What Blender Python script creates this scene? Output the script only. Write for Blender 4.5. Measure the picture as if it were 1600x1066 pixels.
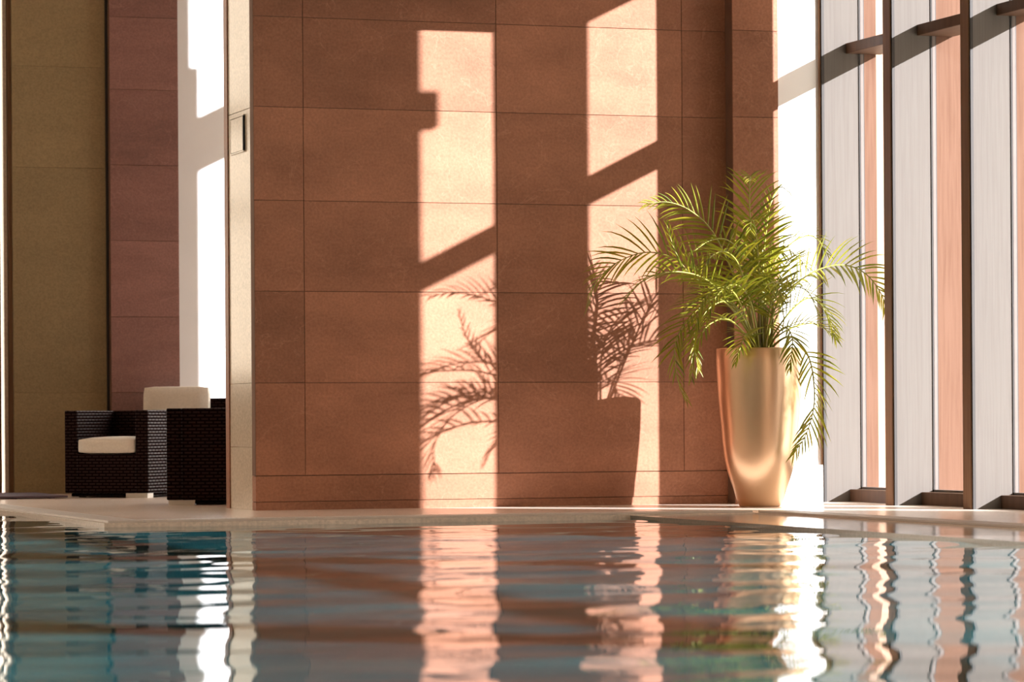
import bpy, bmesh, math, random
from mathutils import Vector, Matrix, noise

for o in list(bpy.data.objects):
    bpy.data.objects.remove(o)
S = bpy.context.scene
C = S.collection
PI = math.pi

# ------------------------------------------------------------------ camera
YAW = math.radians(19.0)
cam = bpy.data.cameras.new('camera')
cam.sensor_width = 36.0
cam.lens = 117.0
cam.shift_y = 0.0794
cam.clip_end = 300.0
cam.dof.use_dof = True
cam.dof.focus_distance = 21.4
cam.dof.aperture_fstop = 4.0
cam_ob = bpy.data.objects.new('camera', cam)
C.objects.link(cam_ob)
cam_ob.matrix_world = (Matrix.Translation((0, 0, 0.55)) @ Matrix.Rotation(-YAW, 4, 'Z')
                       @ Matrix.Rotation(PI / 2, 4, 'X') @ Matrix.Rotation(-0.0066, 4, 'Z'))
S.camera = cam_ob

# ------------------------------------------------------------------ sky, sun, exposure
SUN_DIR = Vector((-1.04, 1.0, -0.52))          # the way the sunlight travels
world = bpy.data.worlds.new('sky')
S.world = world
world.use_nodes = True
wn = world.node_tree.nodes
wl = world.node_tree.links
wn.clear()
wo = wn.new('ShaderNodeOutputWorld')
wb = wn.new('ShaderNodeBackground')
wt = wn.new('ShaderNodeTexCoord')
wx = wn.new('ShaderNodeSeparateXYZ')
wr = wn.new('ShaderNodeValToRGB')
wr.color_ramp.elements[0].position = 0.0
wr.color_ramp.elements[0].color = (1.0, 0.80, 0.62, 1)
wr.color_ramp.elements[1].position = 0.6
wr.color_ramp.elements[1].color = (1.0, 0.90, 0.80, 1)
wl.new(wt.outputs['Generated'], wx.inputs[0])
wl.new(wx.outputs['Z'], wr.inputs[0])
wl.new(wr.outputs[0], wb.inputs[0])
wb.inputs[1].default_value = 1.0
wl.new(wb.outputs[0], wo.inputs[0])

sl = bpy.data.lights.new('sun', 'SUN')
sl.energy = 5.5
sl.angle = math.radians(0.53)
sl.color = (1.0, 0.96, 1.0)
sun = bpy.data.objects.new('sun', sl)
C.objects.link(sun)
sun.rotation_euler = SUN_DIR.to_track_quat('-Z', 'Y').to_euler()
sun.location = (25, -5, 15)

S.view_settings.view_transform = 'Standard'
S.view_settings.look = 'None'
S.view_settings.gamma = 1.0
S.view_settings.use_curve_mapping = False
S.view_settings.exposure = 2.0
S.cycles.max_bounces = 10
S.cycles.diffuse_bounces = 5
S.cycles.glossy_bounces = 5
S.cycles.transparent_max_bounces = 24
S.cycles.sample_clamp_indirect = 6.0

# ------------------------------------------------------------------ helpers
def tag(o, label=None, cat=None, group=None, kind=None):
    if label: o['label'] = label
    if cat: o['category'] = cat
    if group: o['group'] = group
    if kind: o['kind'] = kind
    return o

def empty(name, loc=(0, 0, 0), rz=0.0):
    o = bpy.data.objects.new(name, None)
    C.objects.link(o)
    o.location = loc
    o.rotation_euler = (0, 0, rz)
    o.empty_display_size = 0.1
    return o

def box_uv(bm):
    uv = bm.loops.layers.uv.verify()
    for f in bm.faces:
        n = f.normal
        ax, ay, az = abs(n.x), abs(n.y), abs(n.z)
        for l in f.loops:
            p = l.vert.co
            if az >= ax and az >= ay: l[uv].uv = (p.x, p.y)
            elif ay >= ax: l[uv].uv = (p.x, p.z)
            else: l[uv].uv = (p.y, p.z)

def build(name, bm, mat, parent=None, smooth=False, uv=True):
    bm.normal_update()
    if uv: box_uv(bm)
    me = bpy.data.meshes.new(name)
    bm.to_mesh(me)
    bm.free()
    if mat: me.materials.append(mat)
    if smooth:
        for p in me.polygons: p.use_smooth = True
    o = bpy.data.objects.new(name, me)
    C.objects.link(o)
    if parent: o.parent = parent
    return o

def add_box(bm, x0, x1, y0, y1, z0, z1, bev=0.0, seg=1):
    v = [bm.verts.new(p) for p in ((x0, y0, z0), (x1, y0, z0), (x1, y1, z0), (x0, y1, z0),
                                   (x0, y0, z1), (x1, y0, z1), (x1, y1, z1), (x0, y1, z1))]
    fs = [bm.faces.new([v[i] for i in q]) for q in
          ((0, 3, 2, 1), (4, 5, 6, 7), (0, 1, 5, 4), (1, 2, 6, 5), (2, 3, 7, 6), (3, 0, 4, 7))]
    if bev > 0:
        es = set(e for f in fs for e in f.edges)
        bmesh.ops.bevel(bm, geom=list(es), offset=bev, segments=seg, affect='EDGES', profile=0.5)
    return v

def boxes(name, mat, lst, parent=None, bev=0.0, smooth=False, seg=1):
    bm = bmesh.new()
    for b in lst: add_box(bm, *b, bev=bev, seg=seg)
    return build(name, bm, mat, parent, smooth)

def tube(bm, pts, rads, n=6):
    rings = []
    for i, p in enumerate(pts):
        a = pts[max(i - 1, 0)]; b = pts[min(i + 1, len(pts) - 1)]
        t = (b - a).normalized()
        u = t.cross(Vector((0, 0, 1)))
        if u.length < 1e-3: u = t.cross(Vector((0, 1, 0)))
        u.normalize(); w = t.cross(u)
        rings.append([bm.verts.new(p + (u * math.cos(2 * PI * k / n) + w * math.sin(2 * PI * k / n)) * rads[i]) for k in range(n)])
    for a, b in zip(rings, rings[1:]):
        for k in range(n):
            bm.faces.new((a[k], a[(k + 1) % n], b[(k + 1) % n], b[k]))
    bm.faces.new(rings[-1])
    bm.faces.new(list(reversed(rings[0])))

# ------------------------------------------------------------------ materials
def mat_base(name):
    m = bpy.data.materials.new(name)
    m.use_nodes = True
    nt = m.node_tree
    return m, nt, nt.nodes['Principled BSDF'], nt.nodes['Material Output']

def simple(name, col, rough=0.6, metal=0.0, var=0.08, scale=8.0, stretch=(1, 1, 1), spec=0.5, bump=0.0):
    m, nt, p, out = mat_base(name)
    p.inputs['Roughness'].default_value = rough
    p.inputs['Metallic'].default_value = metal
    p.inputs['Specular IOR Level'].default_value = spec
    tc = nt.nodes.new('ShaderNodeTexCoord'); mp = nt.nodes.new('ShaderNodeMapping')
    mp.inputs['Scale'].default_value = stretch
    nz = nt.nodes.new('ShaderNodeTexNoise')
    nz.inputs['Scale'].default_value = scale; nz.inputs['Detail'].default_value = 6
    r = nt.nodes.new('ShaderNodeValToRGB')
    r.color_ramp.elements[0].position = 0.3; r.color_ramp.elements[1].position = 0.7
    r.color_ramp.elements[0].color = tuple(c * (1 - var) for c in col) + (1,)
    r.color_ramp.elements[1].color = tuple(min(1, c * (1 + var)) for c in col) + (1,)
    nt.links.new(tc.outputs['Object'], mp.inputs[0]); nt.links.new(mp.outputs[0], nz.inputs['Vector'])
    nt.links.new(nz.outputs['Fac'], r.inputs[0]); nt.links.new(r.outputs[0], p.inputs['Base Color'])
    if bump:
        b = nt.nodes.new('ShaderNodeBump'); b.inputs['Strength'].default_value = bump; b.inputs['Distance'].default_value = 0.002
        nt.links.new(nz.outputs['Fac'], b.inputs['Height']); nt.links.new(b.outputs[0], p.inputs['Normal'])
    return m

def stone(name, col, streak=0.18, island=0.14, rough=0.45, scratches=True, spec=0.4, vein=(1, 1, 4)):
    """matt sawn stone slabs: blotches, bedding streaks, thin pale scratches, one tone for each slab"""
    m, nt, p, out = mat_base(name)
    L = nt.links.new
    N = nt.nodes.new
    p.inputs['Roughness'].default_value = rough
    p.inputs['Specular IOR Level'].default_value = spec
    tc = N('ShaderNodeTexCoord')
    mp = N('ShaderNodeMapping'); mp.inputs['Scale'].default_value = vein
    L(tc.outputs['Object'], mp.inputs[0])
    a = N('ShaderNodeTexNoise'); a.inputs['Scale'].default_value = 1.6; a.inputs['Detail'].default_value = 8; a.inputs['Roughness'].default_value = 0.62
    L(mp.outputs[0], a.inputs['Vector'])
    b = N('ShaderNodeTexNoise'); b.inputs['Scale'].default_value = 60; b.inputs['Detail'].default_value = 4
    L(tc.outputs['Object'], b.inputs['Vector'])
    ge = N('ShaderNodeNewGeometry')
    def mad(x, k, c):
        n = N('ShaderNodeMath'); n.operation = 'MULTIPLY_ADD'; L(x, n.inputs[0]); n.inputs[1].default_value = k; n.inputs[2].default_value = c
        return n.outputs[0]
    def mul(x, y):
        n = N('ShaderNodeMath'); n.operation = 'MULTIPLY'; L(x, n.inputs[0]); L(y, n.inputs[1]); return n.outputs[0]
    v = mul(mul(mad(a.outputs['Fac'], streak * 4, 1 - streak * 2), mad(b.outputs['Fac'], 0.7, 0.65)),
            mad(ge.outputs['Random Per Island'], island * 2, 1 - island))
    mix = N('ShaderNodeMix'); mix.data_type = 'RGBA'; mix.blend_type = 'MULTIPLY'; mix.inputs['Factor'].default_value = 1
    mix.inputs['A'].default_value = tuple(col) + (1,)
    L(v, mix.inputs['B'])
    last = mix.outputs['Result']
    if scratches:
        w = N('ShaderNodeTexNoise'); w.inputs['Scale'].default_value = 2.2; w.inputs['Detail'].default_value = 5; w.inputs['Distortion'].default_value = 1.4
        L(tc.outputs['Object'], w.inputs['Vector'])
        r = N('ShaderNodeValToRGB')
        e = r.color_ramp.elements
        e[0].position = 0.495; e[0].color = (0, 0, 0, 1)
        e[1].position = 0.505; e[1].color = (0, 0, 0, 1)
        k = e.new(0.5); k.color = (0.4, 0.4, 0.4, 1)
        L(w.outputs['Fac'], r.inputs[0])
        m2 = N('ShaderNodeMix'); m2.data_type = 'RGBA'; m2.blend_type = 'MIX'
        L(r.outputs[0], m2.inputs['Factor']); L(last, m2.inputs['A'])
        m2.inputs['B'].default_value = tuple(min(1, c * 1.5 + 0.03) for c in col) + (1,)
        last = m2.outputs['Result']
    L(last, p.inputs['Base Color'])
    bp = N('ShaderNodeBump'); bp.inputs['Strength'].default_value = 0.25; bp.inputs['Distance'].default_value = 0.003
    L(b.outputs['Fac'], bp.inputs['Height']); L(bp.outputs[0], p.inputs['Normal'])
    return m

def wood(name, col, dark, rough=0.5, scale=1.0, spec=0.4):
    m, nt, p, out = mat_base(name)
    L = nt.links.new; N = nt.nodes.new
    p.inputs['Roughness'].default_value = rough
    p.inputs['Specular IOR Level'].default_value = spec
    tc = N('ShaderNodeTexCoord'); mp = N('ShaderNodeMapping'); mp.inputs['Scale'].default_value = (26 * scale, 26 * scale, 0.7)
    L(tc.outputs['Object'], mp.inputs[0])
    a = N('ShaderNodeTexNoise'); a.inputs['Scale'].default_value = 3; a.inputs['Detail'].default_value = 7; a.inputs['Distortion'].default_value = 0.4
    L(mp.outputs[0], a.inputs['Vector'])
    r = N('ShaderNodeValToRGB'); r.color_ramp.elements[0].position = 0.25; r.color_ramp.elements[1].position = 0.62
    r.color_ramp.elements[0].color = tuple(dark) + (1,); r.color_ramp.elements[1].color = tuple(col) + (1,)
    L(a.outputs['Fac'], r.inputs[0]); L(r.outputs[0], p.inputs['Base Color'])
    b = N('ShaderNodeBump'); b.inputs['Strength'].default_value = 0.15; b.inputs['Distance'].default_value = 0.002
    L(a.outputs['Fac'], b.inputs['Height']); L(b.outputs[0], p.inputs['Normal'])
    return m

def wicker(name):
    m, nt, p, out = mat_base(name)
    L = nt.links.new; N = nt.nodes.new
    p.inputs['Roughness'].default_value = 0.45
    tc = N('ShaderNodeTexCoord')
    br = N('ShaderNodeTexBrick')
    br.inputs['Scale'].default_value = 1.0
    br.inputs['Brick Width'].default_value = 0.058
    br.inputs['Row Height'].default_value = 0.023
    br.inputs['Mortar Size'].default_value = 0.0085
    br.inputs['Mortar Smooth'].default_value = 0.6
    br.inputs['Color1'].default_value = (0.019, 0.0075, 0.007, 1)
    br.inputs['Color2'].default_value = (0.015, 0.006, 0.006, 1)
    br.inputs['Mortar'].default_value = (0.0105, 0.0045, 0.0042, 1)
    L(tc.outputs['UV'], br.inputs['Vector'])
    L(br.outputs['Color'], p.inputs['Base Color'])
    inv = N('ShaderNodeMath'); inv.operation = 'SUBTRACT'; inv.inputs[0].default_value = 1; L(br.outputs['Fac'], inv.inputs[1])
    sp = N('ShaderNodeMath'); sp.operation = 'MULTIPLY'; L(inv.outputs[0], sp.inputs[0]); sp.inputs[1].default_value = 0.24
    L(sp.outputs[0], p.inputs['Specular IOR Level'])
    p.inputs['Specular Tint'].default_value = (1.0, 0.72, 0.70, 1)
    b = N('ShaderNodeBump'); b.inputs['Strength'].default_value = 0.8; b.inputs['Distance'].default_value = 0.004
    L(inv.outputs[0], b.inputs['Height']); L(b.outputs[0], p.inputs['Normal'])
    return m

def glass(name):
    m = bpy.data.materials.new(name); m.use_nodes = True
    nt = m.node_tree; nt.nodes.clear(); N = nt.nodes.new; L = nt.links.new
    out = N('ShaderNodeOutputMaterial'); mx = N('ShaderNodeMixShader')
    lw = N('ShaderNodeLayerWeight'); lw.inputs['Blend'].default_value = 0.5
    pw = N('ShaderNodeMath'); pw.operation = 'POWER'; L(lw.outputs['Facing'], pw.inputs[0]); pw.inputs[1].default_value = 6
    fr = N('ShaderNodeMath'); fr.operation = 'MULTIPLY_ADD'; L(pw.outputs[0], fr.inputs[0]); fr.inputs[1].default_value = 0.35; fr.inputs[2].default_value = 0.02
    tr = N('ShaderNodeBsdfTransparent'); tr.inputs[0].default_value = (0.97, 0.98, 0.97, 1)
    gl = N('ShaderNodeBsdfGlossy'); gl.inputs['Roughness'].default_value = 0.0
    L(fr.outputs[0], mx.inputs[0]); L(tr.outputs[0], mx.inputs[1]); L(gl.outputs[0], mx.inputs[2]); L(mx.outputs[0], out.inputs[0])
    return m

def leaf(name, c1, c2):
    m = bpy.data.materials.new(name); m.use_nodes = True
    nt = m.node_tree; nt.nodes.clear(); N = nt.nodes.new; L = nt.links.new
    out = N('ShaderNodeOutputMaterial')
    ge = N('ShaderNodeNewGeometry')
    r = N('ShaderNodeValToRGB'); r.color_ramp.elements[0].color = c1 + (1,); r.color_ramp.elements[1].color = c2 + (1,)
    L(ge.outputs['Random Per Island'], r.inputs[0])
    d = N('ShaderNodeBsdfPrincipled'); d.inputs['Roughness'].default_value = 0.38; d.inputs['Specular IOR Level'].default_value = 0.35
    t = N('ShaderNodeBsdfTranslucent')
    mx = N('ShaderNodeMixShader'); mx.inputs[0].default_value = 0.33
    L(r.outputs[0], d.inputs['Base Color']); L(r.outputs[0], t.inputs[0])
    L(d.outputs[0], mx.inputs[1]); L(t.outputs[0], mx.inputs[2]); L(mx.outputs[0], out.inputs[0])
    return m

def water_mat(name):
    m, nt, p, out = mat_base(name)
    L = nt.links.new; N = nt.nodes.new
    p.inputs['Roughness'].default_value = 0.015
    p.inputs['IOR'].default_value = 1.333
    tc = N('ShaderNodeTexCoord')
    nz = N('ShaderNodeTexNoise'); nz.inputs['Scale'].default_value = 1.1; nz.inputs['Detail'].default_value = 3
    mp = N('ShaderNodeMapping'); mp.inputs['Scale'].default_value = (0.5, 1.6, 1)
    L(tc.outputs['Object'], mp.inputs[0]); L(mp.outputs[0], nz.inputs['Vector'])
    r = N('ShaderNodeValToRGB')
    r.color_ramp.elements[0].position = 0.3; r.color_ramp.elements[1].position = 0.75
    r.color_ramp.elements[0].color = (0.005, 0.046, 0.060, 1); r.color_ramp.elements[1].color = (0.020, 0.122, 0.136, 1)
    L(nz.outputs['Fac'], r.inputs[0]); L(r.outputs[0], p.inputs['Base Color'])
    return m

M = dict(
    brown=stone('brown_stone', (0.325, 0.150, 0.092), spec=0.12, streak=0.24, vein=(1, 1, 1.8)),
    purple=stone('plum_stone', (0.26, 0.135, 0.115), rough=0.4),
    joint=simple('mortar', (0.20, 0.11, 0.075), 0.9),
    olive=stone('olive_stone', (0.31, 0.235, 0.125), streak=0.08, island=0.04, scratches=False, rough=0.5),
    cream=stone('cream_stone', (0.64, 0.55, 0.44), streak=0.06, island=0.02, rough=0.2, spec=0.2, scratches=False),
    plaster=simple('white_plaster', (0.78, 0.79, 0.79), 0.7, var=0.02, scale=3),
    ceil=simple('ceiling_paint', (0.45, 0.32, 0.22), 0.8, var=0.02),
    hall=simple('hall_wall', (0.34, 0.21, 0.14), 0.7, var=0.1, scale=2),
    lobby=simple('lobby_plaster', (0.80, 0.66, 0.52), 0.8, var=0.03),
    deck=stone('deck_stone', (0.78, 0.66, 0.57), streak=0.05, island=0.03, rough=0.22, scratches=False, vein=(1, 1, 1)),
    wet=stone('wet_coping_stone', (0.34, 0.29, 0.25), streak=0.05, island=0.03, rough=0.03, scratches=False, spec=0.7, vein=(1, 1, 1)),
    grate=simple('grate_plastic', (0.55, 0.50, 0.46), 0.4),
    mat=simple('mat_rubber', (0.13, 0.10, 0.14), 0.6),
    fin=wood('grey_veneer', (0.132, 0.119, 0.108), (0.118, 0.104, 0.094), rough=0.6, spec=0.08),
    bronze=simple('bronze_metal', (0.105, 0.060, 0.038), 0.5, spec=0.15, var=0.15, scale=5, stretch=(4, 4, 0.5)),
    trimwood=wood('brown_edge_wood', (0.20, 0.115, 0.065), (0.14, 0.078, 0.045), rough=0.6, spec=0.1),
    cedar=wood('cedar_cladding', (0.142, 0.078, 0.053), (0.11, 0.056, 0.036), scale=0.6, rough=0.7, spec=0.05),
    alu=simple('grey_frame', (0.16, 0.14, 0.13), 0.6, spec=0.1, var=0.04),
    black=simple('black_gasket', (0.02, 0.016, 0.014), 0.6),
    gold=simple('gold_lacquer', (0.84, 0.60, 0.40), 0.30, metal=1.0, var=0.04, scale=1.2),
    soil=simple('potting_soil', (0.035, 0.022, 0.014), 0.95, var=0.5, scale=40, bump=1.0),
    wicker=wicker('dark_wicker'),
    cloth=simple('cream_cloth', (0.86, 0.83, 0.76), 0.9, var=0.05, scale=60, bump=0.3),
    foot=simple('brushed_foot', (0.62, 0.60, 0.56), 0.35, metal=0.3, var=0.04),
    darkwood=simple('dark_foot', (0.03, 0.018, 0.014), 0.5),
    paving=simple('outside_paving', (0.50, 0.46, 0.40), 0.8, var=0.1, scale=2),
    leaf=leaf('palm_leaf', (0.13, 0.17, 0.014), (0.36, 0.33, 0.024)),
    stalk=simple('palm_stalk', (0.30, 0.30, 0.05), 0.45, var=0.2),
    cane=simple('palm_cane', (0.22, 0.17, 0.05), 0.5, var=0.3, scale=20, stretch=(1, 1, 0.3)),
    glass=glass('window_glass'),
    water=water_mat('pool_water'),
)

# ------------------------------------------------------------------ floor, pool, ceiling
YW = 20.5          # face of the brown wall
def struct(name, mat, lst, bev=0.0):
    return tag(boxes(name, mat, lst, bev=bev), kind='structure')

GX = 9.56          # glass line
struct('floor', M['deck'], [
    (7.85, 9.9, -6.0, 18.34, -0.4, 0.0), (3.9, 9.9, 18.34, 27.3, -0.4, 0.0),
    (-6.0, 3.9, 24.0, 27.3, -0.4, 0.0)])
struct('trim_1', M['wet'], [(7.05, 7.85, -6.0, 18.34, -0.4, -0.004)])
struct('floor_outside', M['paving'], [(9.9, 60, -40, 60, -0.4, -0.02)])
struct('ceiling', M['ceil'], [(-6.2, 9.9, -6.2, 29.0, 7.0, 7.25)])
struct('wall_left', M['lobby'], [(-6.2, -6.0, -6.0, 27.3, -0.4, 7.0)])

struct('wall_front', M['lobby'], [(-6.2, 9.9, -6.2, -6.0, -0.4, 7.0)])

# water: one rippled sheet, finer where it lies closest
rnd = random.Random(5)
waves = []
for i in range(34):
    lam = 0.20 * (7.0 ** rnd.random())
    ang = PI / 2 + rnd.gauss(0, 0.55)
    k = 2 * PI / lam
    slope = 0.0060 * (0.7 + 0.6 * rnd.random()) * (0.55 if lam < 0.3 else 1.0)
    waves.append((k * math.cos(ang), k * math.sin(ang), slope / k, rnd.random() * 2 * PI))
import numpy as np
def sheet(bm, x0, x1, y0, y1, dx, dy):
    nx = max(2, int(round((x1 - x0) / dx)) + 1); ny = max(2, int(round((y1 - y0) / dy)) + 1)
    X, Y = np.meshgrid(np.linspace(x0, x1, nx), np.linspace(y0, y1, ny))
    Z = np.zeros_like(X)
    for kx, ky, a, ph in waves: Z += a * np.sin(kx * X + ky * Y + ph)
    Z *= np.clip(1 - (Y - 15) * 0.05, 0.8, 1.0)
    Z += -0.024
    g = [[bm.verts.new((X[j, i], Y[j, i], Z[j, i])) for i in range(nx)] for j in range(ny)]
    for j in range(ny - 1):
        for i in range(nx - 1):
            bm.faces.new((g[j][i], g[j][i + 1], g[j + 1][i + 1], g[j + 1][i]))
bm = bmesh.new()
sheet(bm, 0.0, 7.05, 5.0, 18.34, 0.055, 0.035)
sheet(bm, 2.4, 3.9, 18.34, 24.0, 0.055, 0.05)
sheet(bm, -5.99, 0.0, 5.0, 18.34, 0.4, 0.3)
sheet(bm, -5.99, 2.4, 18.34, 24.0, 0.4, 0.3)
sheet(bm, -5.99, 7.05, -5.99, 5.0, 0.4, 0.3)
bmesh.ops.remove_doubles(bm, verts=bm.verts, dist=0.0005)
w = build('pool_water', bm, M['water'], smooth=True, uv=False)
tag(w, 'rippled dark teal pool water mirroring the sunlit walls', 'water', kind='stuff')

# overflow gratings along the pool edges
def grating(x0, x1, y0, y1, along, pitch=0.03):
    bm = bmesh.new()
    if along == 'x':
        n = int((x1 - x0) / pitch)
        for i in range(n): add_box(bm, x0 + i * pitch, x0 + i * pitch + pitch * 0.62, y0 + 0.012, y1 - 0.012, 0.001, 0.012)
        add_box(bm, x0, x1, y0, y0 + 0.012, 0.001, 0.012); add_box(bm, x0, x1, y1 - 0.012, y1, 0.001, 0.012)
    else:
        n = int((y1 - y0) / pitch)
        for i in range(n): add_box(bm, x0 + 0.012, x1 - 0.012, y0 + i * pitch, y0 + i * pitch + pitch * 0.62, 0.001, 0.012)
        add_box(bm, x0, x0 + 0.012, y0, y1, 0.001, 0.012); add_box(bm, x1 - 0.012, x1, y0, y1, 0.001, 0.012)
    return build('overflow_grate', bm, M['grate'])
g1 = grating(4.15, 7.85, 18.38, 18.60, 'x')
tag(g1, 'pale slotted drain grate along the far pool edge below the brown wall', 'drain grate', 'slotted grates around the pool')
g2 = grating(7.87, 8.07, 9.0, 18.34, 'y')
tag(g2, 'pale slotted drain grate running beside the tall window wall', 'drain grate', 'slotted grates around the pool')
g3 = grating(3.93, 4.13, 18.38, 23.9, 'y')
tag(g3, 'slotted drain grate on the left pool edge leading back to the chairs', 'drain grate', 'slotted grates around the pool')
bm = bmesh.new()
for i in range(30): add_box(bm, 3.4, 4.98, 24.72 + i * 0.045, 24.72 + i * 0.045 + 0.036, 0.008, 0.022)
for i in range(6): add_box(bm, 3.45 + i * 0.28, 3.48 + i * 0.28, 24.72, 26.06, 0.0005, 0.0095)
tag(build('floor_mat', bm, M['mat']), 'dark purple slatted mat on the floor left of the wicker armchair', 'mat')

# ------------------------------------------------------------------ brown wall and its neighbours
def slabs(name, mat, xs, zs, y0, depth, gap=0.0035, back=None):
    """slabs of stone with open joints in front of a backing"""
    bm = bmesh.new()
    for a, b in zip(xs, xs[1:]):
        for c, d in zip(zs, zs[1:]):
            add_box(bm, a + gap / 2, b - gap / 2, y0, y0 + depth, c + gap / 2, d - gap / 2, bev=0.0015)
    o = build(name, bm, mat)
    tag(o, kind='structure')
    bb = boxes('joint_backing', back or M['joint'], [(xs[0], xs[-1], y0 + 0.006, y0 + depth, zs[0], zs[-1])], parent=o)
    return o
ZJ = [0.22, 0.81, 1.394, 1.972, 2.567, 3.142, 3.73, 4.32, 4.91, 5.5, 6.1, 7.0]
wb_ = slabs('wall_back', M['brown'], [5.337, 5.663, 6.965, 8.265, 8.61], ZJ, YW, 0.09)
bm = bmesh.new()
add_box(bm, 5.337, 8.61, YW, YW + 0.09, 0.055, 0.2175, bev=0.0015)
add_box(bm, 5.337, 8.61, YW + 0.004, YW + 0.09, 0.0, 0.052)
build('plinth', bm, M['brown'], wb_)
struct('wall_core', M['hall'], [(5.40, 8.9, YW + 0.09, 21.18, 0, 7.0)])
e = tag(boxes('wall_end', M['cream'], [(5.345, 5.40, 20.592, 21.18, 0.0, 0.40), (5.345, 5.40, 20.592, 21.18, 0.402, 0.81), (5.345, 5.40, 20.592, 21.18, 0.812, 2.567),
     (5.345, 5.40, 20.592, 21.18, 2.57, 7.0)], bev=0.001), kind='structure')
struct('trim_2', M['brown'], [(5.337, 5.45, 21.18, 21.27, 0, 7.0)])
hp = empty('access_panel', (5.345, 20.92, 2.30))
boxes('frame', M['cream'], [(-0.012, 0.0, -0.175, 0.175, 0.0, 0.008), (-0.012, 0.0, -0.175, 0.175, 0.232, 0.24),
                               (-0.012, 0.0, 0.167, 0.175, 0.008, 0.232)], hp)
boxes('edge_strip', M['black'], [(-0.014, 0.0, -0.175, -0.16, 0.008, 0.232)], hp)
boxes('stone_door', M['cream'], [(-0.010, 0.0, -0.158, 0.165, 0.010, 0.230)], hp, bev=0.002)
tag(hp, 'small square stone access panel high on the cream end of the brown wall', 'access panel')
# pilaster and white corner
slabs('trim_3', M['brown'], [8.578, 8.91], [0.0] + ZJ, 20.38, 0.2)
struct('wall_right', M['plaster'], [(8.91, 9.25, 20.49, 21.18, 0, 7.0)])
struct('baseboard_right', M['plaster'], [(8.93, 9.25, 20.455, 20.49, 0, 0.25)])

# alcove behind: olive wall, plum stone wall, white wall
slabs('wall_alcove', M['olive'], [4.90, 5.66], [0, 0.81, 2.62, 3.43, 4.3, 7.0], 26.46, 0.3, gap=0.002, back=M['olive'])
struct('trim_4', M['black'], [(5.655, 5.70, 26.44, 26.8, 0, 7.0)])
slabs('wall_plum', M['purple'], [5.675, 6.24], [0, 0.2, 0.81, 1.42, 2.035, 2.645, 3.255, 3.84, 4.45, 5.06, 5.67, 7.0], 26.38, 0.3)
struct('wall_white', M['plaster'], [(6.2, 9.9, 27.0, 27.3, 0, 7.0)])
struct('wall_rear', M['hall'], [(-6.2, -5.5, 26.5, 26.7, 0, 7.0), (2.0, 2.4, 26.5, 26.7, 0, 7.0), (-5.5, 2.0, 26.5, 26.7, 5.6, 7.0), (2.4, 4.83, 26.5, 26.7, 5.6, 7.0)])

# the window left of the olive wall
wl_ = tag(empty('window_9', (3.6, 26.55, 0)), kind='structure')
boxes('frame', M['trimwood'], [(1.268, 1.305, -0.06, 0.06, 0, 5.6), (-1.2, -1.14, -0.06, 0.06, 0, 5.6), (1.19, 1.208, -0.05, 0.05, 0, 5.6),
                               (-1.14, 1.19, -0.05, 0.05, 0.86, 0.93), (-1.14, 1.19, -0.05, 0.05, 3.00, 3.12), (-1.14, 1.19, -0.05, 0.05, 2.28, 2.34), (-0.1, -0.02, -0.05, 0.05, 0.93, 5.6)], wl_)
boxes('jamb', M['cream'], [(1.236, 1.266, -0.03, 0.06, 0.0, 5.6)], wl_)
boxes('panel', M['trimwood'], [(-1.14, 1.19, 0.0, 0.04, 0.0, 0.86)], wl_)
boxes('glass_pane', M['glass'], [(-1.14, 1.235, 0.0, 0.006, 0.93, 5.6)], wl_)

w11 = tag(empty('window_11', (-1.75, 26.55, 0)), kind='structure')  # unseen window, added to bring sky light onto the chairs and deck
boxes('frame', M['trimwood'], [(x, x + 0.08, -0.05, 0.05, 0.0, 5.6) for x in (-3.75, -2.25, -0.75, 0.75, 2.25, 3.67)] + [(-3.75, 3.75, -0.045, 0.045, 0.0, 0.12), (-3.75, 3.75, -0.045, 0.045, 2.5, 2.58)], w11)
boxes('glass_pane', M['glass'], [(-3.75, 3.75, 0.0, 0.006, 0.1, 5.6)], w11)

# ------------------------------------------------------------------ the tall window wall on the right
XI = 9.25
def fin_parts(root, y, xo, step=None, trans=True):
    """one deep timber fin whose near face is at y, with its bronze edge and cedar outside"""
    boxes('fin', M['fin'], [(XI + 0.012, GX - 0.013, y, y + 0.10, 0, 7.0)], root, bev=0.001)
    boxes('edge_cap', M['trimwood'], [(XI, XI + 0.010, y - 0.002, y + 0.102, 0, 7.0)], root, bev=0.001)
    boxes('edge_trim', M['black'], [(XI + 0.010, XI + 0.030, y - 0.012, y - 0.003, 0, 7.0)], root, bev=0.001)
    lst = [(GX + 0.013, xo, y - 0.0, y + 0.10, 0, 7.0)]
    if step: lst = [(GX + 0.013, xo, y, y + 0.10, 0, step[0]), (GX + 0.013, step[1], y, y + 0.10, step[0], 7.0)]
    boxes('cladding', M['cedar'], lst, root)
    boxes('glazing_frame', M['alu'], [(GX - 0.012, GX + 0.012, y - 0.006, y + 0.106, 0, 7.0)], root, bev=0.001)
    boxes('gasket', M['black'], [(GX - 0.021, GX - 0.014, y - 0.006, y - 0.001, 0, 7.0), (GX + 0.0125, GX + 0.0175, y - 0.005, y - 0.001, 0, 7.0)], root)

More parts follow.
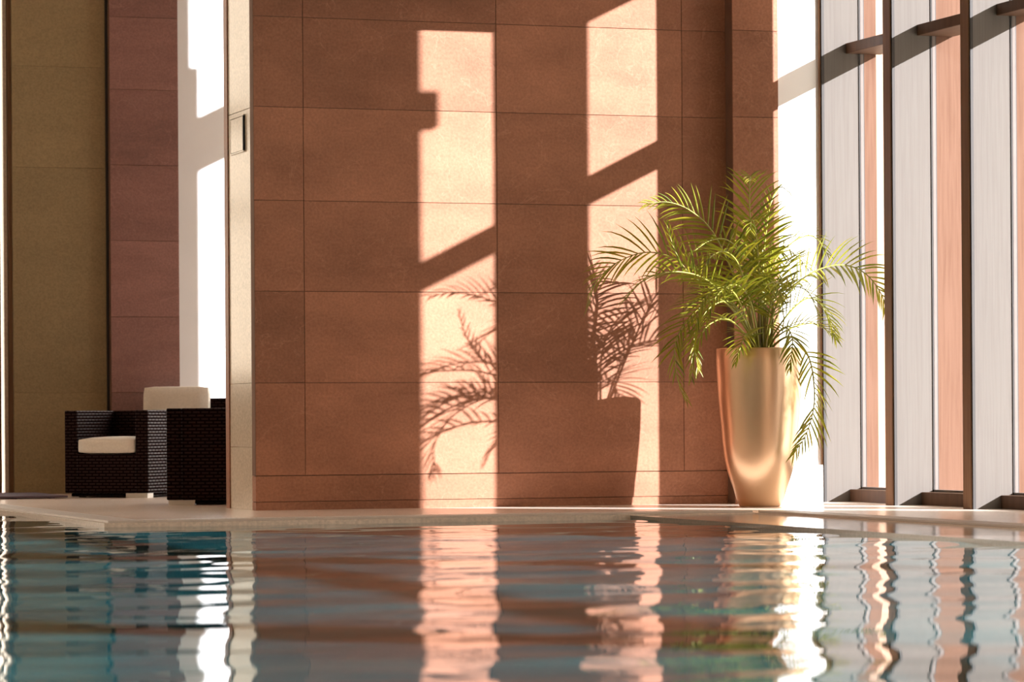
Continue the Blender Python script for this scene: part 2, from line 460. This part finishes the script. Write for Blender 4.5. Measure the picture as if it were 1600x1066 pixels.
def bay(n, ya, yb, low=True, beam=True, bracket=False):
    """glass, curb and transoms between two fins"""
    r = tag(empty('window_%d' % n, (0, 0, 0)), kind='structure')
    boxes('glass_pane', M['glass'], [(GX - 0.004, GX + 0.004, ya, yb, 0.085, 7.0)], r)
    boxes('sill', M['bronze'], [(9.455, GX + 0.05, ya, yb, 0.0, 0.083)], r, bev=0.002)
    boxes('sill_rail', M['alu'], [(GX - 0.02, GX + 0.02, ya, yb, 0.083, 0.098)], r)
    if low: boxes('transom', M['bronze'], [(9.445, 9.70, ya, yb, 3.02, 3.09)], r, bev=0.003)
    if beam: boxes('upper_beam', M['bronze'], [(9.45, 9.70, ya, yb, 4.22, 4.55)], r)
    if bracket: boxes('bracket', M['bronze'], [(9.70, 9.90, ya - 0.03, ya + 0.03, 4.13, 4.36)], r)
    return r
FY = [20.47, 19.38, 18.28, 17.17]
b1 = bay(1, FY[1] + 0.10, FY[0]);  fin_parts(b1, FY[0], 9.668)
b2 = bay(2, FY[2] + 0.10, FY[1]);  fin_parts(b2, FY[1], 9.81)
b3 = bay(3, FY[3] + 0.10, FY[2], beam=False, bracket=True); fin_parts(b3, FY[2], 9.81)
# beyond the frame towards the camera: a solid stretch, then more bays
struct('wall_solid', M['lobby'], [(9.3, 9.8, 12.3, FY[3], 0, 7.0)])
b4 = tag(empty('window_4'), kind='structure'); fin_parts(b4, FY[3], 9.81)
b5 = bay(5, 8.0, 12.3); b6 = bay(6, 2.0, 7.9); fin_parts(b5, 7.9, 9.81)
b7 = bay(7, -6.0, 1.9); fin_parts(b7, 1.9, 9.81)
# behind the brown wall: solid, then one open bay that lights the white alcove wall
struct('wall_return', M['hall'], [(9.3, 9.8, 20.62, 23.78, 0, 7.0)])
b8 = bay(8, 23.88, 24.88, low=False)
fin_parts(b8, 23.78, 9.81, step=(5.14, 9.74)); fin_parts(b8, 24.88, 9.81)
b10 = bay(10, 24.98, 27.0, low=False)  # hidden bay, added so more sunlight bounces onto the white alcove wall
# unseen block added above the frame: cuts the light of the third bay
struct('added_light_block', M['ceil'], [(5.4, 8.15, 19.45, 19.6, 3.63, 7.0)])

# ------------------------------------------------------------------ planter
PX, PY = 8.445, 19.65
pl = tag(empty('planter', (PX, PY, 0)), 'tall tapered gold planter standing in the sunny corner by the windows', 'planter')
prof = [(0.0, 0.0), (0.122, 0.0), (0.134, 0.006), (0.153, 0.05), (0.172, 0.114), (0.190, 0.165), (0.209, 0.226), (0.222, 0.285), (0.231, 0.338), (0.240, 0.42),
        (0.246, 0.506), (0.255, 0.59), (0.262, 0.674), (0.268, 0.76), (0.273, 0.842), (0.276, 0.93), (0.277, 1.008), (0.274, 1.014), (0.262, 1.014), (0.258, 1.008), (0.252, 0.86), (0.24, 0.80)]
def lathe(bm, prof, n=72):
    rings = []
    for r, z in prof:
        if r < 1e-6: rings.append([bm.verts.new((0, 0, z))]); continue
        rings.append([bm.verts.new((r * math.cos(2 * PI * k / n), r * math.sin(2 * PI * k / n), z)) for k in range(n)])
    for a, b in zip(rings, rings[1:]):
        for k in range(n):
            k2 = (k + 1) % n
            if len(a) == 1: bm.faces.new((a[0], b[k2], b[k]))
            elif len(b) == 1: bm.faces.new((a[k], a[k2], b[0]))
            else: bm.faces.new((a[k], a[k2], b[k2], b[k]))
bm = bmesh.new(); lathe(bm, prof); build('body', bm, M['gold'], pl, smooth=True)
bm = bmesh.new()
lathe(bm, [(0.0, 0.945), (0.08, 0.948), (0.16, 0.940), (0.2525, 0.93), (0.2525, 0.87), (0.0, 0.87)], 32)
build('soil', bm, M['soil'], pl, smooth=True)

# ------------------------------------------------------------------ areca palm
FRONDS = [
    ([(0.026,0,1.032),(-0.024,0,1.524),(-0.079,-0.05,1.848),(-0.125,-0.15,2.024),(-0.175,-0.28,2.091),(-0.231,-0.42,2.056)], 0, 0.27, 22),
    ([(0.017,-0.02,1.031),(-0.007,-0.04,1.399),(-0.057,-0.1,1.702),(-0.125,-0.22,1.805),(-0.203,-0.36,1.807),(-0.254,-0.46,1.741)], 0, 0.26, 20),
    ([(-0.006,0,1.032),(-0.179,-0.05,1.438),(-0.352,-0.1,1.74),(-0.525,-0.15,1.876),(-0.688,-0.18,1.928),(-0.839,-0.2,1.917)], 60, 0.25, 22),
    ([(0.016,0.05,1.033),(-0.155,0.22,1.388),(-0.34,0.42,1.573),(-0.53,0.56,1.653),(-0.731,0.62,1.588),(-0.878,0.62,1.461),(-0.959,0.55,1.3)], 55, 0.29, 28),
    ([(-0.027,-0.05,1.03),(-0.374,-0.2,1.39),(-0.653,-0.3,1.484),(-0.909,-0.35,1.436),(-1.059,-0.35,1.3)], 30, 0.24, 20),
    ([(-0.071,-0.1,1.029),(-0.373,-0.3,1.306),(-0.617,-0.42,1.228),(-0.767,-0.48,1.039),(-0.768,-0.5,0.821),(-0.709,-0.5,0.682)], -10, 0.22, 24),
    ([(-0.071,-0.1,1.029),(-0.286,-0.25,1.288),(-0.489,-0.35,1.255),(-0.61,-0.4,1.081),(-0.598,-0.42,0.881)], 10, 0.24, 22),
    ([(-0.049,-0.1,1.029),(-0.189,-0.3,1.307),(-0.344,-0.42,1.402),(-0.515,-0.54,1.328),(-0.606,-0.6,1.175)], 0, 0.24, 20),
    ([(0.061,0,1.032),(0.153,-0.05,1.318),(0.32,-0.05,1.483),(0.536,-0.05,1.551),(0.717,-0.05,1.503),(0.844,-0.05,1.355),(0.888,-0.05,1.177)], -50, 0.24, 26),
    ([(0.061,0.05,1.033),(0.072,0.05,1.403),(0.159,0.05,1.61),(0.312,0.05,1.727),(0.425,0.05,1.729),(0.501,0.05,1.63)], -20, 0.22, 20),
    ([(0.04,-0.05,1.031),(0.162,-0.1,1.234),(0.301,-0.12,1.333),(0.399,-0.15,1.242),(0.465,-0.15,1.07)], -20, 0.22, 20),
    ([(0.04,-0.05,1.031),(0.161,-0.1,1.132),(0.322,-0.14,1.168),(0.483,-0.14,1.078)], -15, 0.18, 16),
    ([(0.04,-0.1,1.009),(0.117,-0.2,1.084),(0.196,-0.26,1.009),(0.244,-0.28,0.871),(0.246,-0.3,0.651),(0.187,-0.31,0.465),(0.094,-0.32,0.336)], -75, 0.25, 22),
    ([(0.04,-0.1,1.029),(0.06,-0.26,1.139),(0.073,-0.36,1.064),(0.036,-0.4,0.881)], 0, 0.18, 16),
    ([(-0.093,-0.1,1.009),(-0.2,-0.26,1.098),(-0.278,-0.34,1.003),(-0.314,-0.36,0.918)], 0, 0.16, 14),
    ([(0.008,0,1.032),(-0.112,-0.02,1.563),(-0.251,-0.1,1.696),(-0.416,-0.2,1.689),(-0.549,-0.26,1.62)], 20, 0.20, 18),
    ([(0.06,0.1,1.034),(0.137,0.25,1.495),(0.157,0.4,1.69),(0.175,0.55,1.635)], 0, 0.24, 18),
    ([(-0.006,0,1.032),(-0.289,-0.1,1.354),(-0.519,-0.15,1.464),(-0.635,-0.16,1.612),(-0.694,-0.16,1.784)], 20, 0.16, 18),
    ([(0.083,0.05,1.033),(0.197,0.15,1.45),(0.377,0.3,1.625),(0.53,0.42,1.548)], 0, 0.24, 18),
    ([(0.017,-0.05,1.031),(-0.001,-0.2,1.312),(-0.026,-0.36,1.427),(-0.057,-0.5,1.3)], 0, 0.22, 18),
    ([(0.016,0.05,1.033),(-0.119,0.2,1.326),(-0.236,0.35,1.372),(-0.351,0.4,1.248)], 10, 0.24, 18),
    ([(-0.079,-0.12,1.029),(-0.306,-0.35,1.336),(-0.499,-0.5,1.377),(-0.648,-0.6,1.254),(-0.704,-0.63,1.035)], 0, 0.24, 22),
    ([(-0.062,-0.1,1.029),(-0.232,-0.28,1.469),(-0.386,-0.42,1.601),(-0.552,-0.55,1.573),(-0.663,-0.64,1.449)], 0, 0.25, 22),
    ([(-0.088,-0.12,1.021),(-0.355,-0.36,1.183),(-0.565,-0.5,1.138),(-0.672,-0.55,0.978),(-0.698,-0.56,0.82)], 0, 0.20, 18),
    ([(0.004,-0.08,1.03),(0.021,-0.22,1.27),(0.084,-0.32,1.389),(0.163,-0.4,1.362),(0.214,-0.44,1.223)], 0, 0.22, 18),
    ([(0.017,0,1.032),(0.038,0.02,1.525),(0.076,0.02,1.854),(0.095,-0.02,1.996),(0.123,-0.08,2.045),(0.15,-0.14,2.009)], 0, 0.20, 18),
]

def catmull(P, n):
    Q = [P[0] * 2 - P[1]] + P + [P[-1] * 2 - P[-2]]
    out = []
    segs = len(P) - 1
    for i in range(n + 1):
        t = i / n * segs; s = min(int(t), segs - 1); u = t - s
        a, b, c, d = Q[s:s + 4]
        out.append(0.5 * ((2 * b) + (c - a) * u + (2 * a - 5 * b + 4 * c - d) * u * u + (3 * b - a - 3 * c + d) * u ** 3))
    return out
def resample(P, n):
    d = [0.0]
    for a, b in zip(P, P[1:]): d.append(d[-1] + (b - a).length)
    out = []; j = 0
    for i in range(n + 1):
        s = d[-1] * i / n
        while j < len(P) - 2 and d[j + 1] < s: j += 1
        u = (s - d[j]) / max(1e-9, d[j + 1] - d[j])
        out.append(P[j].lerp(P[j + 1], min(1, max(0, u))))
    return out, d[-1]

def leaflet(bm, p, d, up, L, W, droop):
    """a narrow folded blade that bends down along its length"""
    n = 5
    pos = p.copy(); dr = d.normalized()
    rows = []
    for i in range(n + 1):
        t = i / n
        side = dr.cross(up)
        if side.length < 1e-3: side = Vector((1, 0, 0))
        side.normalize(); nn = side.cross(dr)
        wd = W * (0.45 + 1.1 * t if t < 0.35 else 0.835 * (1 - ((t - 0.35) / 0.65) ** 1.7)) + 0.0006
        rows.append((pos + side * wd * 0.5 + nn * wd * 0.22, pos.copy(), pos - side * wd * 0.5 + nn * wd * 0.22))
        dr = (dr + Vector((0, 0, -1)) * droop * (0.35 + t)).normalized()
        pos = pos + dr * (L / n)
    vs = [[bm.verts.new(q) for q in r] for r in rows]
    for a, b in zip(vs, vs[1:]):
        bm.faces.new((a[0], a[1], b[1], b[0])); bm.faces.new((a[1], a[2], b[2], b[1]))

palm = tag(empty('areca_palm', (PX, PY, 0.93)), 'feathery green palm growing out of the tall gold planter', 'palm')
OFF = Vector((0, 0, -0.93))
rp = random.Random(11)
for pts, roll, LL, n in FRONDS:
    P = [Vector(q) + OFF for q in pts]
    P[0].x *= 1.0
    base = Vector((P[0].x * 1.2 + rp.uniform(-0.03, 0.03), P[0].y + rp.uniform(-0.03, 0.03), 0.0))
    P = [base] + P
    curve, length = resample(catmull(P, 60), 48)
    bs = bmesh.new()
    tube(bs, curve, [0.0075 * (1 - 0.8 * i / 48) + 0.0008 for i in range(49)], 6)
    bl = bmesh.new()
    rr = math.radians(roll)
    for i in range(n):
        f = i / (n - 1)
        t = 0.36 + 0.635 * f
        k = min(47, int(t * 48)); u = t * 48 - k
        p = curve[k].lerp(curve[k + 1], u)
        T = (curve[min(48, k + 2)] - curve[max(0, k - 1)]).normalized()
        N0 = Vector((0, 0, 1)) - T * T.z
        if N0.length < 0.15: N0 = Vector((0, -1, 0)) - T * (-T.y)
        N0.normalize(); S0 = T.cross(N0)
        Nn = N0 * math.cos(rr) + S0 * math.sin(rr); Sd = S0 * math.cos(rr) - N0 * math.sin(rr)
        prof_l = (0.62 + 0.5 * math.sin(PI * min(1, f * 1.15 + 0.12))) * (1 - 0.45 * max(0, f - 0.7) / 0.3)
        for sgn in (-1, 1):
            a = math.radians(62 - 38 * f + rp.uniform(-5, 5)); v = math.radians(24 + rp.uniform(-8, 8))
            d = T * math.cos(a) + (Sd * sgn * math.cos(v) + Nn * math.sin(v)) * math.sin(a)
            leaflet(bl, p + T * rp.uniform(-0.004, 0.004), d, Nn, LL * prof_l * rp.uniform(0.9, 1.08), 0.0155 * (0.6 + 0.5 * prof_l), rp.uniform(0.07, 0.20))
    fo = build('frond', bl, M['leaf'], palm, uv=False)
    build('stalk', bs, M['stalk'], fo, smooth=True, uv=False)
for i in range(8):
    a = i * 0.8 + 0.3; r0 = 0.03 + 0.05 * ((i * 7) % 5) / 5
    bm = bmesh.new()
    x, y = r0 * math.cos(a), r0 * math.sin(a)
    pts = [Vector((x, y, 0.0)), Vector((x * 1.15, y * 1.15, 0.12)), Vector((x * 1.25, y * 1.25, 0.25)), Vector((x * 1.3, y * 1.3, 0.36 + 0.04 * (i % 3)))]
    tube(bm, pts, [0.014, 0.012, 0.010, 0.007], 8)
    build('stem', bm, M['cane'], palm, smooth=True, uv=False)

# ------------------------------------------------------------------ wicker armchairs
def pillow_box(bm, x0, x1, y0, y1, z0, z1, bev=0.03, crown=0.012):
    tmp = bmesh.new()
    add_box(tmp, x0, x1, y0, y1, z0, z1)
    bmesh.ops.subdivide_edges(tmp, edges=tmp.edges[:], cuts=5, use_grid_fill=True)
    cx, cy, cz = (x0 + x1) / 2, (y0 + y1) / 2, (z0 + z1) / 2
    hx, hy, hz = (x1 - x0) / 2, (y1 - y0) / 2, (z1 - z0) / 2
    for v in tmp.verts:
        q = Vector((v.co.x - cx, v.co.y - cy, v.co.z - cz))
        c = Vector((max(-hx + bev, min(hx - bev, q.x)), max(-hy + bev, min(hy - bev, q.y)), max(-hz + bev, min(hz - bev, q.z))))
        d = q - c
        if d.length > 1e-6: q = c + d.normalized() * min(bev, max(abs(d.x), abs(d.y), abs(d.z)))
        ff = [1 - (q.x / hx) ** 2, 1 - (q.y / hy) ** 2, 1 - (q.z / hz) ** 2]
        if hz <= hx and hz <= hy: q.z += (1 if q.z > 0 else -1) * crown * ff[0] * ff[1] * abs(q.z) / hz
        if hy < hx and hy < hz: q.y += (1 if q.y > 0 else -1) * crown * ff[0] * ff[2] * abs(q.y) / hy
        v.co = Vector((cx, cy, cz)) + q
    me = bpy.data.meshes.new('tmp'); tmp.to_mesh(me); tmp.free(); bm.from_mesh(me); bpy.data.meshes.remove(me)

def armchair(loc, rz, label, back_top=0.66, back_cushion=False, seat_cushion=True, pale=((1, -1), (1, 1))):
    """tub armchair of dark wicker; local -Y is its front"""
    r = tag(empty('wicker_armchair', loc, rz), label, 'armchair', 'dark wicker armchairs beside the pool')
    W, D, T = 0.35, 0.36, 0.105
    boxes('seat_base', M['wicker'], [(-W + T, W - T, -D, D - T, 0.035, 0.33), (-W + 0.04, W - 0.04, -D + 0.03, D - 0.04, 0.008, 0.034)], r, bev=0.004)  # lower box is an added filler that keeps the gap under the chair dark
    boxes('armrest', M['wicker'], [(-W, -W + T, -D, D, 0.035, 0.66)], r, bev=0.008, seg=2)
    boxes('armrest', M['wicker'], [(W - T, W, -D, D, 0.035, 0.66)], r, bev=0.008, seg=2)
    boxes('backrest', M['wicker'], [(-W + T, W - T, D - T, D, 0.035, back_top)] if back_top < 0.7 else
          [(-W + T, W - T, D - T, D, 0.035, 0.66), (-W, W, D - T + 0.002, D - 0.002, 0.661, back_top)], r, bev=0.006, seg=2)
    if seat_cushion:
        bm = bmesh.new(); pillow_box(bm, -W + T + 0.004, W - T - 0.004, -D - 0.01, D - T - 0.005, 0.331, 0.452, 0.03)
        build('seat_cushion', bm, M['cloth'], r, smooth=True)
    if back_cushion:
        bm = bmesh.new(); pillow_box(bm, -0.265, 0.265, -0.065, 0.065, 0.0, 0.40, 0.03, 0.01)
        c = build('back_cushion', bm, M['cloth'], r, smooth=True)
        c.location = back_cushion; c.rotation_euler = (math.radians(-7), 0, 0)

    for sx in (-1, 1):
        for sy in (-1, 1):
            boxes('foot', M['foot'] if (sx, sy) in pale else M['darkwood'], [(sx * (W - 0.10) - 0.09, sx * (W - 0.10) + 0.09, sy * (D - 0.06) - 0.05, sy * (D - 0.06) + 0.05, 0.0, 0.036)] if (sx, sy) in pale else
                  [(sx * (W - 0.12) - 0.02, sx * (W - 0.12) + 0.02, sy * (D - 0.06) - 0.02, sy * (D - 0.06) + 0.02, 0.0, 0.036)], r)

    return r
RA = math.atan2(-0.629, 0.777)
armchair((5.51, 25.05, 0), RA, 'dark wicker tub armchair with cream seat cushion beside the slatted mat')
armchair((5.60, 22.42, 0), math.radians(-19) + PI, 'dark wicker armchair seen from behind against the cream wall end', pale=((1, 1),))
armchair((6.17, 25.82, 0), math.radians(-22), 'wicker armchair with upright cream back cushion behind the other two chairs', back_top=0.76, back_cushion=(-0.12, 0.18, 0.452))
